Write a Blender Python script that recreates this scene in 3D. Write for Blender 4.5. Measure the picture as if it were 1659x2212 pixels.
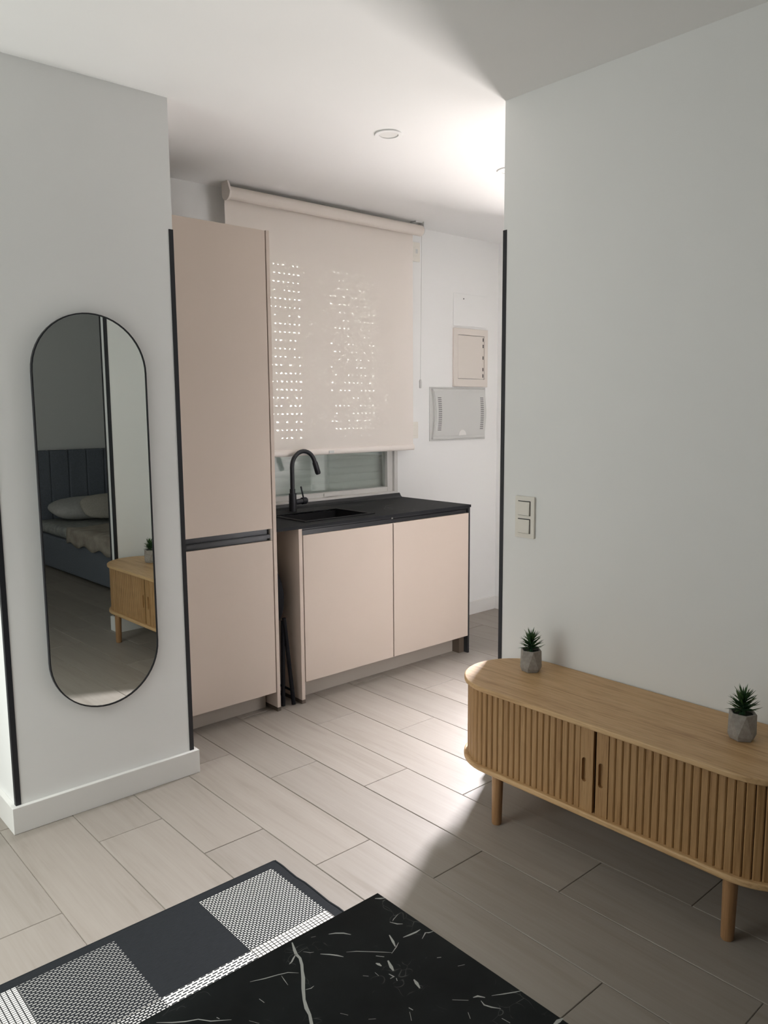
import bpy, math, random
from mathutils import Vector, Matrix, Euler

# ------------------------------------------------------------------ basics
S = 1.45                      # all plan measures below are in camera heights (1 unit = 1.45 m)
PI = math.pi
random.seed(7)
scene = bpy.context.scene
for o in list(bpy.data.objects):
    bpy.data.objects.remove(o, do_unlink=True)
COL = scene.collection

# ------------------------------------------------------------------ camera
yaw, pitch, roll = math.radians(41.60945), math.radians(7.44512), math.radians(0.40734)
fx = 1702.4252
fwd = Vector((math.sin(yaw) * math.cos(pitch), math.cos(yaw) * math.cos(pitch), -math.sin(pitch)))
rt0 = Vector((math.cos(yaw), -math.sin(yaw), 0))
dn0 = fwd.cross(rt0)
rt = rt0 * math.cos(roll) + dn0 * math.sin(roll)
dn = -rt0 * math.sin(roll) + dn0 * math.cos(roll)
cd = bpy.data.cameras.new('camera')
cam = bpy.data.objects.new('camera', cd)
COL.objects.link(cam)
m = Matrix((rt, -dn, -fwd)).transposed().to_4x4()
m.translation = Vector((0, 0, S))
cam.matrix_world = m
cd.sensor_fit = 'HORIZONTAL'
cd.sensor_width = 36.0
cd.lens = fx / 1659.0 * 36.0
cd.clip_start = 0.02
cd.clip_end = 100
scene.camera = cam

# ------------------------------------------------------------------ view, world, daylight
scene.view_settings.view_transform = 'Standard'
scene.view_settings.look = 'None'
scene.view_settings.exposure = 0.0
scene.view_settings.gamma = 1.0
scene.view_settings.use_curve_mapping = False

W = bpy.data.worlds.new('overcast_sky')
scene.world = W
W.use_nodes = True
bg = W.node_tree.nodes['Background']
bg.inputs['Color'].default_value = (0.93, 0.97, 1.0, 1)
bg.inputs['Strength'].default_value = 0.25


def area(name, loc, aim, w, h, power, col, spread=180):
    ld = bpy.data.lights.new(name, 'AREA')
    ld.shape = 'RECTANGLE'
    ld.size, ld.size_y = w * S, h * S
    ld.energy = power
    ld.color = col
    ld.spread = math.radians(spread)
    o = bpy.data.objects.new(name, ld)
    COL.objects.link(o)
    o.location = Vector(loc) * S
    d = Vector(aim).normalized()
    o.rotation_euler = d.to_track_quat('-Z', 'Y').to_euler()
    return o


# daylight through the street door at the right end of the kitchen
area('street_door_daylight', (3.60, 2.30, 1.24), (-1, -0.42, -0.66), 0.44, 0.50, 222, (0.965, 0.945, 1.0), 86)
# added fill lamp, aimed up through the same door to brighten ceiling and walls
area('ceiling_fill', (4.40, 2.26, 0.30), (-1, -0.22, 0.52), 0.80, 0.40, 74, (1.0, 0.93, 0.90), 100)
# daylight through the balcony window on the left of the living area: general, and the steep part from the open sky
area('balcony_daylight', (-0.54, 1.75, 0.80), (1, 0.0, 0.60), 0.95, 1.30, 19, (0.94, 1.0, 0.955), 170)
area('balcony_sky', (-0.50, 1.55, 1.25), (1, -0.25, -1.9), 0.90, 0.45, 12, (0.97, 1.0, 0.97), 80)
# added lamp on the unseen reflector that brightens the kitchen shutter slots
area('reflector_lamp', (1.90, 2.74, 1.10), (0, 1, 0), 1.00, 1.30, 420, (1.0, 0.98, 0.94), 180)


# ------------------------------------------------------------------ mesh helper
class MB:
    def __init__(self):
        self.v, self.f, self.mi = [], [], []

    def add(self, vs, fs, mi=0):
        n = len(self.v)
        self.v += [Vector(p) for p in vs]
        self.f += [tuple(i + n for i in f) for f in fs]
        self.mi += [mi] * len(fs)
        return self

    def box(self, x0, x1, y0, y1, z0, z1, mi=0):
        vs = [(x0, y0, z0), (x1, y0, z0), (x1, y1, z0), (x0, y1, z0),
              (x0, y0, z1), (x1, y0, z1), (x1, y1, z1), (x0, y1, z1)]
        fs = [(0, 3, 2, 1), (4, 5, 6, 7), (0, 1, 5, 4), (1, 2, 6, 5), (2, 3, 7, 6), (3, 0, 4, 7)]
        return self.add(vs, fs, mi)

    def prism(self, pts, z0, z1, mi=0, axis='z'):
        n = len(pts)
        mk = {'z': lambda p, t: (p[0], p[1], t), 'x': lambda p, t: (t, p[0], p[1]), 'y': lambda p, t: (p[0], t, p[1])}[axis]
        vs = [mk(p, z0) for p in pts] + [mk(p, z1) for p in pts]
        fs = [tuple(range(n - 1, -1, -1)), tuple(range(n, 2 * n))]
        fs += [(i, (i + 1) % n, n + (i + 1) % n, n + i) for i in range(n)]
        return self.add(vs, fs, mi)

    def ring(self, outer, inner, z0, z1, axis='z', mi=0):
        n = len(outer)
        mk = {'z': lambda p, t: (p[0], p[1], t), 'x': lambda p, t: (t, p[0], p[1]), 'y': lambda p, t: (p[0], t, p[1])}[axis]
        vs = [mk(p, z0) for p in outer] + [mk(p, z1) for p in outer] + [mk(p, z0) for p in inner] + [mk(p, z1) for p in inner]
        fs = []
        for i in range(n):
            j = (i + 1) % n
            fs += [(i, j, n + j, n + i), (2 * n + j, 2 * n + i, 3 * n + i, 3 * n + j),
                   (n + i, n + j, 3 * n + j, 3 * n + i), (j, i, 2 * n + i, 2 * n + j)]
        return self.add(vs, fs, mi)

    def tube(self, pts, rad, seg=12, caps=True):
        pts = [Vector(p) for p in pts]
        if not isinstance(rad, (list, tuple)):
            rad = [rad] * len(pts)
        up = None
        rings = []
        for i, p in enumerate(pts):
            t = (pts[min(i + 1, len(pts) - 1)] - pts[max(i - 1, 0)]).normalized()
            if up is None:
                up = Vector((0, 0, 1)) if abs(t.z) < 0.9 else Vector((1, 0, 0))
            a = t.cross(up).normalized()
            up = a.cross(t).normalized()
            rings.append([p + (a * math.cos(2 * PI * k / seg) + up * math.sin(2 * PI * k / seg)) * rad[i] for k in range(seg)])
        vs = [v for r in rings for v in r]
        fs = []
        for i in range(len(pts) - 1):
            for k in range(seg):
                k2 = (k + 1) % seg
                fs.append((i * seg + k, i * seg + k2, (i + 1) * seg + k2, (i + 1) * seg + k))
        if caps:
            fs.append(tuple(range(seg - 1, -1, -1)))
            fs.append(tuple(range((len(pts) - 1) * seg, len(pts) * seg)))
        return self.add(vs, fs)

    def build(self, name, mats, parent=None, smooth=False, bevel=0.0, seg=2):
        me = bpy.data.meshes.new(name)
        off = parent.matrix_world_base if False else (Vector(parent['base_off']) if parent is not None else Vector((0, 0, 0)))
        me.from_pydata([v * S - off for v in self.v], [], self.f)
        if not isinstance(mats, (list, tuple)):
            mats = [mats]
        for mt in mats:
            me.materials.append(mt)
        for p, i in zip(me.polygons, self.mi):
            p.material_index = i
            p.use_smooth = bool(smooth)
        me.validate()
        import bmesh
        b = bmesh.new()
        b.from_mesh(me)
        bmesh.ops.recalc_face_normals(b, faces=b.faces)
        b.to_mesh(me)
        b.free()
        o = bpy.data.objects.new(name, me)
        COL.objects.link(o)
        if parent is not None:
            o.parent = parent
        o['base_off'] = tuple(off)
        if bevel:
            md = o.modifiers.new('bevel', 'BEVEL')
            md.width = bevel * S
            md.segments = seg
            md.limit_method = 'ANGLE'
            md.angle_limit = math.radians(40)
        if smooth == 'auto':
            es = o.modifiers.new('split', 'EDGE_SPLIT')
            es.split_angle = math.radians(35)
        return o


def thing(name, label, cat, base, group=None):
    o = bpy.data.objects.new(name, None)
    o.empty_display_size = 0.05
    COL.objects.link(o)
    o.location = Vector(base) * S
    o['base_off'] = tuple(Vector(base) * S)
    return tag(o, label, cat, group)


def tag(o, label, cat, group=None):
    o['label'] = label
    o['category'] = cat
    if group:
        o['group'] = group
    return o


def struct(o):
    o['kind'] = 'structure'
    return o


def child(name, mesh, parent, loc_units, rot=(0, 0, 0)):
    """a part that shares mesh data; loc in plan units, world"""
    o = bpy.data.objects.new(name, mesh)
    COL.objects.link(o)
    o.parent = parent
    o.location = Vector(loc_units) * S - Vector(parent['base_off'])
    o.rotation_euler = rot
    return o


def lone_mesh(name, mb, mats, smooth=False):
    me = bpy.data.meshes.new(name)
    me.from_pydata([v * S for v in mb.v], [], mb.f)
    for mt in (mats if isinstance(mats, (list, tuple)) else [mats]):
        me.materials.append(mt)
    for p, i in zip(me.polygons, mb.mi):
        p.material_index = i
        p.use_smooth = smooth
    me.update()
    return me


def copy_tree(o, parent=None):
    c = o.copy()
    COL.objects.link(c)
    if parent is not None:
        c.parent = parent
    for ch in [x for x in o.children]:
        copy_tree(ch, c)
    return c


def arc(cx, cy, r, a0, a1, n):
    return [(cx + r * math.cos(math.radians(a0 + (a1 - a0) * i / n)), cy + r * math.sin(math.radians(a0 + (a1 - a0) * i / n))) for i in range(n + 1)]


def rrect(x0, x1, y0, y1, r, n=4):
    return (arc(x1 - r, y1 - r, r, 0, 90, n) + arc(x0 + r, y1 - r, r, 90, 180, n) +
            arc(x0 + r, y0 + r, r, 180, 270, n) + arc(x1 - r, y0 + r, r, 270, 360, n))


# ------------------------------------------------------------------ materials
def mat(name, col, rough=0.6, metal=0.0, spec=0.5):
    mt = bpy.data.materials.new(name)
    mt.use_nodes = True
    b = mt.node_tree.nodes['Principled BSDF']
    b.inputs['Base Color'].default_value = (*col, 1)
    b.inputs['Roughness'].default_value = rough
    b.inputs['Metallic'].default_value = metal
    b.inputs['Specular IOR Level'].default_value = spec
    return mt


class NT:
    def __init__(self, mt):
        self.t = mt.node_tree
        self.b = self.t.nodes['Principled BSDF']

    def n(self, kind, **kw):
        nd = self.t.nodes.new(kind)
        for k, v in kw.items():
            if k in nd.inputs:
                nd.inputs[k].default_value = v
            else:
                setattr(nd, k, v)
        return nd

    def l(self, a, b):
        self.t.links.new(a, b)

    def ramp(self, fac, stops):
        r = self.n('ShaderNodeValToRGB')
        el = r.color_ramp.elements
        while len(el) < len(stops):
            el.new(0.5)
        for e, (p, c) in zip(el, stops):
            e.position = p
            e.color = (*c, 1)
        self.l(fac, r.inputs['Fac'])
        return r.outputs['Color']

    def coords(self, scale=(1, 1, 1), rot=(0, 0, 0), loc=(0, 0, 0), rand=0.0):
        tc = self.n('ShaderNodeTexCoord')
        mp = self.n('ShaderNodeMapping')
        mp.inputs['Scale'].default_value = scale
        mp.inputs['Rotation'].default_value = rot
        mp.inputs['Location'].default_value = loc
        self.l(tc.outputs['Object'], mp.inputs['Vector'])
        if rand:
            oi = self.n('ShaderNodeObjectInfo')
            ml = self.n('ShaderNodeMath', operation='MULTIPLY')
            ml.inputs[1].default_value = rand
            self.l(oi.outputs['Random'], ml.inputs[0])
            ad = self.n('ShaderNodeVectorMath', operation='ADD')
            self.l(mp.outputs['Vector'], ad.inputs[0])
            self.l(ml.outputs[0], ad.inputs[1])
            return ad.outputs['Vector']
        return mp.outputs['Vector']

    def noise(self, vec, scale, detail=4, rough=0.55, dist=0.0):
        nz = self.n('ShaderNodeTexNoise')
        nz.inputs['Scale'].default_value = scale
        nz.inputs['Detail'].default_value = detail
        nz.inputs['Roughness'].default_value = rough
        nz.inputs['Distortion'].default_value = dist
        self.l(vec, nz.inputs['Vector'])
        return nz.outputs['Fac']

    def mix(self, fac, a, b, mode='MIX'):
        mx = self.n('ShaderNodeMix', data_type='RGBA', blend_type=mode)
        for s, i in ((fac, 0), (a, 6), (b, 7)):
            if isinstance(s, (int, float)):
                mx.inputs[i].default_value = s
            elif isinstance(s, tuple):
                mx.inputs[i].default_value = (*s, 1)
            else:
                self.l(s, mx.inputs[i])
        return mx.outputs[2]

    def bump(self, h, strength=0.1, dist=0.002):
        bp = self.n('ShaderNodeBump')
        bp.inputs['Strength'].default_value = strength
        bp.inputs['Distance'].default_value = dist
        self.l(h, bp.inputs['Height'])
        self.l(bp.outputs['Normal'], self.b.inputs['Normal'])

    def col(self, c):
        self.l(c, self.b.inputs['Base Color'])


def plaster(name, col):
    mt = mat(name, col, 0.75, spec=0.3)
    t = NT(mt)
    v = t.coords()
    n1 = t.noise(v, 1.3, 3)
    t.col(t.ramp(n1, [(0.3, tuple(c * 0.975 for c in col)), (0.7, col)]))
    t.bump(t.noise(v, 160, 3), 0.05, 0.001)
    return mt


M_wall = plaster('wall_paint', (0.86, 0.86, 0.84))
M_ceil = plaster('ceiling_paint', (0.88, 0.875, 0.86))
M_taupe = mat('dark_taupe_paint', (0.16, 0.145, 0.13), 0.6)  # kept dark so the unseen door pieces bounce little light
M_white = mat('white_lacquer', (0.80, 0.79, 0.76), 0.42)
M_black = mat('black_metal', (0.012, 0.013, 0.017), 0.45)
M_stool = mat('black_painted_steel', (0.006, 0.006, 0.008), 0.7, spec=0.15)
M_blackprof = mat('black_profile', (0.018, 0.019, 0.021), 0.35)


def tile_mat():
    mt = mat('wood_look_tile', (0.6, 0.55, 0.5), 0.45, spec=0.35)
    t = NT(mt)
    v = t.coords((7.0, 0.55, 1), rand=37.0)
    g = t.noise(v, 3.2, 6, 0.62, 0.6)
    v2 = t.coords((60, 1.6, 1), rand=11.0)
    f = t.noise(v2, 2.0, 3, 0.6, 0.2)
    base = t.ramp(g, [(0.28, (0.262, 0.232, 0.198)), (0.46, (0.299, 0.267, 0.232)), (0.72, (0.319, 0.288, 0.253))])
    fine = t.ramp(f, [(0.35, (0.955, 0.95, 0.945)), (0.6, (1, 1, 1))])
    c = t.mix(1.0, base, fine, 'MULTIPLY')
    oi = t.n('ShaderNodeObjectInfo')
    tint = t.ramp(oi.outputs['Random'], [(0.0, (0.93, 0.93, 0.93)), (1.0, (1.05, 1.045, 1.04))])
    t.col(t.mix(1.0, c, tint, 'MULTIPLY'))
    t.bump(f, 0.10, 0.0008)
    return mt


M_tile = tile_mat()
M_grout = mat('grout', (0.30, 0.265, 0.225), 0.9)


def oak(name, c0, c1, c2, axis='y', sc=1.0):
    mt = mat(name, c1, 0.45)
    t = NT(mt)
    s = {'y': (16 * sc, 0.9 * sc, 16 * sc), 'z': (22 * sc, 22 * sc, 1.2 * sc)}[axis]
    v = t.coords(s, rand=23.0)
    g = t.noise(v, 2.2, 6, 0.65, 1.2)
    v2 = t.coords(tuple(k * 5 for k in s), rand=5.0)
    f = t.noise(v2, 2.0, 3, 0.6)
    c = t.ramp(g, [(0.28, c0), (0.45, c1), (0.70, c2)])
    pores = t.ramp(f, [(0.35, (0.82, 0.79, 0.75)), (0.52, (1, 1, 1))])
    t.col(t.mix(1.0, c, pores, 'MULTIPLY'))
    t.bump(f, 0.12, 0.0006)
    return mt


M_oak = oak('oak_top', (0.41, 0.240, 0.108), (0.575, 0.365, 0.178), (0.64, 0.43, 0.222), 'y')
M_oakv = oak('oak_slat', (0.27, 0.140, 0.052), (0.38, 0.215, 0.088), (0.44, 0.265, 0.118), 'z')
M_oakleg = oak('oak_leg', (0.26, 0.135, 0.055), (0.37, 0.20, 0.09), (0.43, 0.25, 0.12), 'z')
M_oakdark = mat('dark_interior', (0.03, 0.018, 0.009), 0.8)


def door_mat():
    mt = mat('cashmere_laminate', (0.55, 0.465, 0.395), 0.62, spec=0.3)
    t = NT(mt)
    v = t.coords()
    t.bump(t.noise(v, 420, 2), 0.03, 0.0005)
    return mt


M_door = door_mat()
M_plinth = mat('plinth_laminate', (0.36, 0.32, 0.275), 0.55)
M_cap = mat('brown_foot_cap', (0.10, 0.075, 0.055), 0.5)
M_steel = mat('brushed_steel', (0.55, 0.54, 0.52), 0.3, 1.0)


def counter_mat():
    mt = mat('charcoal_marble_worktop', (0.022, 0.023, 0.025), 0.55, spec=0.06)
    t = NT(mt)
    v = t.coords()
    vo = t.n('ShaderNodeTexVoronoi', feature='DISTANCE_TO_EDGE')
    vo.inputs['Scale'].default_value = 3.4
    nz = t.n('ShaderNodeTexNoise')
    nz.inputs['Scale'].default_value = 3.0
    t.l(v, nz.inputs['Vector'])
    ad = t.n('ShaderNodeVectorMath', operation='ADD')
    t.l(v, ad.inputs[0])
    t.l(nz.outputs['Color'], ad.inputs[1])
    t.l(ad.outputs['Vector'], vo.inputs['Vector'])
    ed = t.ramp(vo.outputs['Distance'], [(0.0, (1, 1, 1)), (0.012, (0, 0, 0))])
    msk = t.ramp(t.noise(v, 5, 2), [(0.5, (0, 0, 0)), (0.65, (0.6, 0.6, 0.6))])
    fac = t.mix(1.0, ed, msk, 'MULTIPLY')
    t.col(t.mix(fac, (0.021, 0.022, 0.024), (0.15, 0.15, 0.145)))
    return mt


M_counter = counter_mat()
M_sink = mat('black_granite_sink', (0.009, 0.009, 0.010), 0.55, spec=0.2)
M_pvc = mat('white_window_frame', (0.66, 0.645, 0.61), 0.4)
M_shutter = mat('grey_shutter_slat', (0.80, 0.82, 0.78), 0.35)
M_plate = mat('cream_plastic', (0.80, 0.765, 0.69), 0.4)
M_cover = mat('grey_white_plastic', (0.61, 0.61, 0.585), 0.4)
M_slot = mat('dark_slot', (0.035, 0.035, 0.035), 0.7)
M_meter = mat('beige_metal_door', (0.72, 0.665, 0.605), 0.45)
M_mirror = mat('mirror_glass', (0.91, 0.95, 0.935), 0.0, 1.0)


def glass_mat():
    mt = bpy.data.materials.new('window_glass')
    mt.use_nodes = True
    nt = mt.node_tree
    nt.nodes.clear()
    o = nt.nodes.new('ShaderNodeOutputMaterial')
    tr = nt.nodes.new('ShaderNodeBsdfTransparent')
    tr.inputs[0].default_value = (0.90, 0.93, 0.92, 1)
    gl = nt.nodes.new('ShaderNodeBsdfGlossy')
    gl.inputs['Roughness'].default_value = 0.02
    lw = nt.nodes.new('ShaderNodeLayerWeight')      # reflectance of double glazing by viewing angle
    lw.inputs['Blend'].default_value = 0.5
    fr = nt.nodes.new('ShaderNodeMapRange')
    fr.inputs['From Min'].default_value = 0.0
    fr.inputs['From Max'].default_value = 1.0
    fr.inputs['To Min'].default_value = 0.07
    fr.inputs['To Max'].default_value = 0.45
    nt.links.new(lw.outputs['Facing'], fr.inputs['Value'])
    mx = nt.nodes.new('ShaderNodeMixShader')
    nt.links.new(fr.outputs[0], mx.inputs[0])
    nt.links.new(tr.outputs[0], mx.inputs[1])
    nt.links.new(gl.outputs[0], mx.inputs[2])
    nt.links.new(mx.outputs[0], o.inputs[0])
    return mt


M_glass = glass_mat()


def fabric_mat():
    mt = bpy.data.materials.new('screen_blind_fabric')
    mt.use_nodes = True
    nt = mt.node_tree
    nt.nodes.clear()
    o = nt.nodes.new('ShaderNodeOutputMaterial')
    d = nt.nodes.new('ShaderNodeBsdfDiffuse')
    d.inputs[0].default_value = (0.84, 0.775, 0.71, 1)
    tl = nt.nodes.new('ShaderNodeBsdfTranslucent')
    tl.inputs[0].default_value = (0.84, 0.78, 0.72, 1)
    tr = nt.nodes.new('ShaderNodeBsdfTransparent')
    m1 = nt.nodes.new('ShaderNodeMixShader')
    m1.inputs[0].default_value = 0.10
    m2 = nt.nodes.new('ShaderNodeMixShader')
    m2.inputs[0].default_value = 0.08      # open screen weave
    nt.links.new(d.outputs[0], m1.inputs[1])
    nt.links.new(tl.outputs[0], m1.inputs[2])
    nt.links.new(m1.outputs[0], m2.inputs[1])
    nt.links.new(tr.outputs[0], m2.inputs[2])
    nt.links.new(m2.outputs[0], o.inputs[0])
    return mt


M_fabric = fabric_mat()
M_blindbar = mat('blind_bar', (0.80, 0.74, 0.68), 0.5)


def concrete():
    mt = mat('grey_concrete', (0.33, 0.30, 0.27), 0.85)
    t = NT(mt)
    v = t.coords()
    n = t.noise(v, 90, 5)
    t.col(t.ramp(n, [(0.3, (0.27, 0.245, 0.22)), (0.7, (0.37, 0.345, 0.315))]))
    t.bump(n, 0.15, 0.001)
    return mt


M_concrete = concrete()
M_soil = mat('dark_soil', (0.012, 0.018, 0.010), 0.95)


def leaf_mat():
    mt = mat('succulent_leaf', (0.03, 0.10, 0.035), 0.5)
    t = NT(mt)
    tc = t.n('ShaderNodeTexCoord')
    sp = t.n('ShaderNodeSeparateXYZ')
    t.l(tc.outputs['Generated'], sp.inputs[0])
    oi = t.n('ShaderNodeObjectInfo')
    c = t.ramp(oi.outputs['Random'], [(0, (0.022, 0.085, 0.034)), (1, (0.10, 0.19, 0.045))])
    t.col(t.mix(sp.outputs['X'], (0.02, 0.07, 0.03), c))
    return mt


M_leaf = leaf_mat()


def rug_mat(name, kind):
    dark = (0.024, 0.027, 0.034)
    mt = mat(name, dark, 0.95, spec=0.15)
    t = NT(mt)
    v = t.coords()
    w = t.n('ShaderNodeTexNoise')
    w.inputs['Scale'].default_value = 500
    t.l(v, w.inputs['Vector'])
    dk = t.ramp(w.outputs['Fac'], [(0.3, (0.010, 0.0115, 0.0135)), (0.7, (0.026, 0.029, 0.033))])
    if kind == 'plain':
        v2 = t.coords((30, 400, 1))
        f = t.noise(v2, 1.5, 3)
        c = t.mix(f, (0.006, 0.0072, 0.0082), (0.024, 0.027, 0.030))
        t.col(c)
        t.bump(w.outputs['Fac'], 0.5, 0.001)
        return mt
    b = t.n('ShaderNodeTexBrick')
    t.l(v, b.inputs['Vector'])
    b.inputs['Scale'].default_value = 1.0
    b.inputs['Mortar Smooth'].default_value = 0.25
    b.inputs['Bias'].default_value = 0.0
    b.squash = 1.0
    b.offset = 0.5
    b.offset_frequency = 2
    white = (0.78, 0.75, 0.68)
    par = {'light': (0.0128, 0.0074, 0.0023, white),
           'grey': (0.0150, 0.0078, 0.0027, (0.42, 0.41, 0.385)),
           'dash': (0.0195, 0.0085, 0.0026, dark),
           'grid': (0.0120, 0.0100, 0.0013, white),
           'lines': (0.0125, 0.0075, 0.0014, white)}[kind]
    b.inputs['Brick Width'].default_value = par[0]
    b.inputs['Row Height'].default_value = par[1]
    b.inputs['Mortar Size'].default_value = par[2]
    if kind in ('grid', 'lines'):
        b.offset = 0.0
    fac = b.outputs['Fac']          # 1 = mortar
    if kind == 'dash':
        c = t.mix(fac, dark, white)
    else:
        c = t.mix(fac, par[3], dk)
    t.col(c)
    inv = t.n('ShaderNodeMath', operation='SUBTRACT')
    inv.inputs[0].default_value = 1.0
    t.l(fac, inv.inputs[1])
    t.bump(inv.outputs[0] if kind != 'dash' else fac, 0.6, 0.0015)
    return mt


M_rug = {k: rug_mat('rug_' + k, k) for k in ('plain', 'light', 'grey', 'dash', 'grid', 'lines')}


def marble():
    mt = mat('black_marble', (0.008, 0.010, 0.010), 0.45, spec=0.08)
    t = NT(mt)
    v = t.coords()
    n = t.noise(v, 7, 5, 0.6)
    base = t.ramp(n, [(0.3, (0.0055, 0.007, 0.007)), (0.7, (0.013, 0.016, 0.016))])
    # hair-fine broken veins
    vo = t.n('ShaderNodeTexVoronoi', feature='DISTANCE_TO_EDGE')
    vo.inputs['Scale'].default_value = 9.0
    nz = t.n('ShaderNodeTexNoise')
    nz.inputs['Scale'].default_value = 6.0
    t.l(v, nz.inputs['Vector'])
    ad = t.n('ShaderNodeVectorMath', operation='ADD')
    t.l(v, ad.inputs[0])
    t.l(nz.outputs['Color'], ad.inputs[1])
    t.l(ad.outputs['Vector'], vo.inputs['Vector'])
    ed = t.ramp(vo.outputs['Distance'], [(0.0, (1, 1, 1)), (0.014, (0, 0, 0))])
    msk = t.ramp(t.noise(v, 14, 3), [(0.55, (0, 0, 0)), (0.70, (0.7, 0.7, 0.7))])
    fac = t.mix(1.0, ed, msk, 'MULTIPLY')
    t.col(t.mix(fac, base, (0.22, 0.23, 0.22)))
    return mt


M_marble = marble()
M_vein = mat('white_vein', (0.40, 0.41, 0.38), 0.4)


def cloth(name, c0, c1, sc=60, rough=0.95):
    mt = mat(name, c0, rough, spec=0.2)
    t = NT(mt)
    v = t.coords()
    n = t.noise(v, sc, 4)
    t.col(t.ramp(n, [(0.35, c0), (0.65, c1)]))
    t.bump(n, 0.3, 0.002)
    return mt


M_upholstery = cloth('blue_grey_upholstery', (0.16, 0.175, 0.205), (0.21, 0.23, 0.265), 150)
M_pillow = cloth('white_pillow_cotton', (0.50, 0.49, 0.47), (0.58, 0.57, 0.55), 40)
M_cushion = cloth('beige_corduroy', (0.48, 0.44, 0.38), (0.56, 0.52, 0.46), 90)
M_throw = cloth('beige_fleece', (0.36, 0.31, 0.26), (0.50, 0.45, 0.38), 9)
M_duvet = cloth('grey_printed_duvet', (0.30, 0.31, 0.30), (0.44, 0.44, 0.42), 22)

# ------------------------------------------------------------------ room shell
H = 1.775
XL, XR, YB, YF = -0.56, 3.00, 2.54, -1.525      # outer inner faces
TH = 0.12

# floor with its planks
floor = struct(MB().box(XL - TH, XR + TH, YF - TH, YB + TH, -0.05, -0.0022).build('floor', M_grout))
PW, PL, GAP = 0.1588, 0.6275, 0.0014


def plank_mesh(length):
    w2, l2, c, t = PW / 2 - GAP / 2, length / 2 - GAP / 2, 0.0010, 0.0016
    pts0 = [(-w2, -l2), (w2, -l2), (w2, l2), (-w2, l2)]
    pts1 = [(-w2 + c, -l2 + c), (w2 - c, -l2 + c), (w2 - c, l2 - c), (-w2 + c, l2 - c)]
    mb = MB()
    vs = [(x, y, -0.008) for x, y in pts0] + [(x, y, -0.0009) for x, y in pts0] + [(x, y, 0) for x, y in pts1]
    fs = [(0, 3, 2, 1), (8, 9, 10, 11)]
    for a in (0, 4):
        fs += [(a + i, a + (i + 1) % 4, a + 4 + (i + 1) % 4, a + 4 + i) for i in range(4)]
    mb.add(vs, fs)
    return lone_mesh('floor_tile', mb, M_tile)


plank_me = {}
for i in range(-13, 13):
    xc = 1.122 + (i + 0.5) * PW
    if xc < XL or xc > XR:
        continue
    y0 = 1.112 - 0.2092 * i
    k = math.floor((YF - y0) / PL)
    y = y0 + k * PL
    while y < YB:
        a, b = max(y, YF), min(y + PL, YB)
        if b - a > 0.02:
            L = round(b - a, 4)
            if L not in plank_me:
                plank_me[L] = plank_mesh(L)
            child('floor_tile', plank_me[L], floor, (xc, (a + b) / 2, random.uniform(-0.00025, 0.00025)))
        y += PL

struct(MB().box(XL - TH, XR + TH, YF - TH, YB + TH, H, H + 0.08).build('ceiling', M_ceil))

# back wall with the kitchen window opening
WX0, WX1, WZ0, WZ1 = 1.455, 2.335, 0.632, 1.62
mb = MB()
mb.box(XL - TH, WX0, YB, YB + TH, 0, H).box(WX1, XR + TH, YB, YB + TH, 0, H)
mb.box(WX0, WX1, YB, YB + TH, 0, WZ0).box(WX0, WX1, YB, YB + TH, WZ1, H)
struct(mb.build('wall_back', M_wall))

# right end wall of the kitchen with the street door opening
DY0, DY1, DZ1 = 1.20, 2.125, 1.60
mb = MB()
TR = 0.03
mb.box(XR, XR + TR, DY1, YB, 0, H).box(XR, XR + TR, YF, DY0, 0, H).box(XR, XR + TR, DY0, DY1, DZ1, H)
struct(mb.build('wall_right', M_wall))

# left wall with the balcony window
LY0, LY1, LZ0, LZ1 = 1.23, 2.27, 0.06, 1.54
mb = MB()
mb.box(XL - TH, XL, YF, LY0, 0, H).box(XL - TH, XL, LY1, YB, 0, H)
mb.box(XL - TH, XL, LY0, LY1, 0, LZ0).box(XL - TH, XL, LY0, LY1, LZ1, H)
struct(mb.build('wall_left', M_wall))
struct(MB().box(XL - TH, XR + TH, YF - TH, YF, 0, H).build('wall_front', M_wall))

# pier that carries the mirror
PX0, PX1, PY = 0.520, 0.986, 1.916
struct(MB().box(PX0, PX1, PY, YB, 0, H).build('wall_mirror', M_wall))
# partition behind the sideboard, its end pier, the bathroom wall, and two added light helpers
QX, QY1 = 1.647, 1.3775
SX, SY0, SY1 = 1.470, 0.407, 0.453
struct(MB().box(QX, QX + 0.085, SY1, QY1, 0, H).build('wall_partition', M_wall))
struct(MB().box(SX, XR, SY0, SY1, 0, H).build('wall_pier', M_wall))
struct(MB().box(QX + 0.085, XR, 1.02, 1.06, 0, H).build('wall_bathroom', M_wall))
struct(MB().box(QX + 0.085, 2.10, 1.06, 1.31, 0, H).build('bounce_block', M_wall))  # unseen white block, added to bounce door light onto the cabinets
struct(MB().box(2.11, XR - 0.02, 1.06, 1.075, 0, 1.50).build('bounce_cut_panel', M_taupe, bevel=0.002))  # unseen dark panel, added to cut bounce off the bathroom wall

# black corner trims
BH = 0.0655


def corner_trim(name, x, y, sx, sy, z0=BH, z1=1.4575, w=0.0105):
    """L profile on a vertical corner at (x, y); the wall lies towards (sx, sy)"""
    e = 0.0016
    mb = MB()
    xa, xb = sorted((x - sx * e, x + sx * w))
    ya, yb = sorted((y - sy * e, y))
    mb.box(xa, xb, ya, yb, z0, z1)
    xa, xb = sorted((x - sx * e, x))
    ya, yb = sorted((y, y + sy * w))
    mb.box(xa, xb, ya, yb, z0, z1)
    return struct(mb.build(name, M_black))


corner_trim('trim_1', PX0, PY, 1, 1)
corner_trim('trim_2', PX1, PY, -1, 1)
corner_trim('trim_3', QX, QY1, 1, -1)
corner_trim('trim_4', SX, SY1, 1, -1)
corner_trim('trim_5', SX, SY0, 1, 1)

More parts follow.
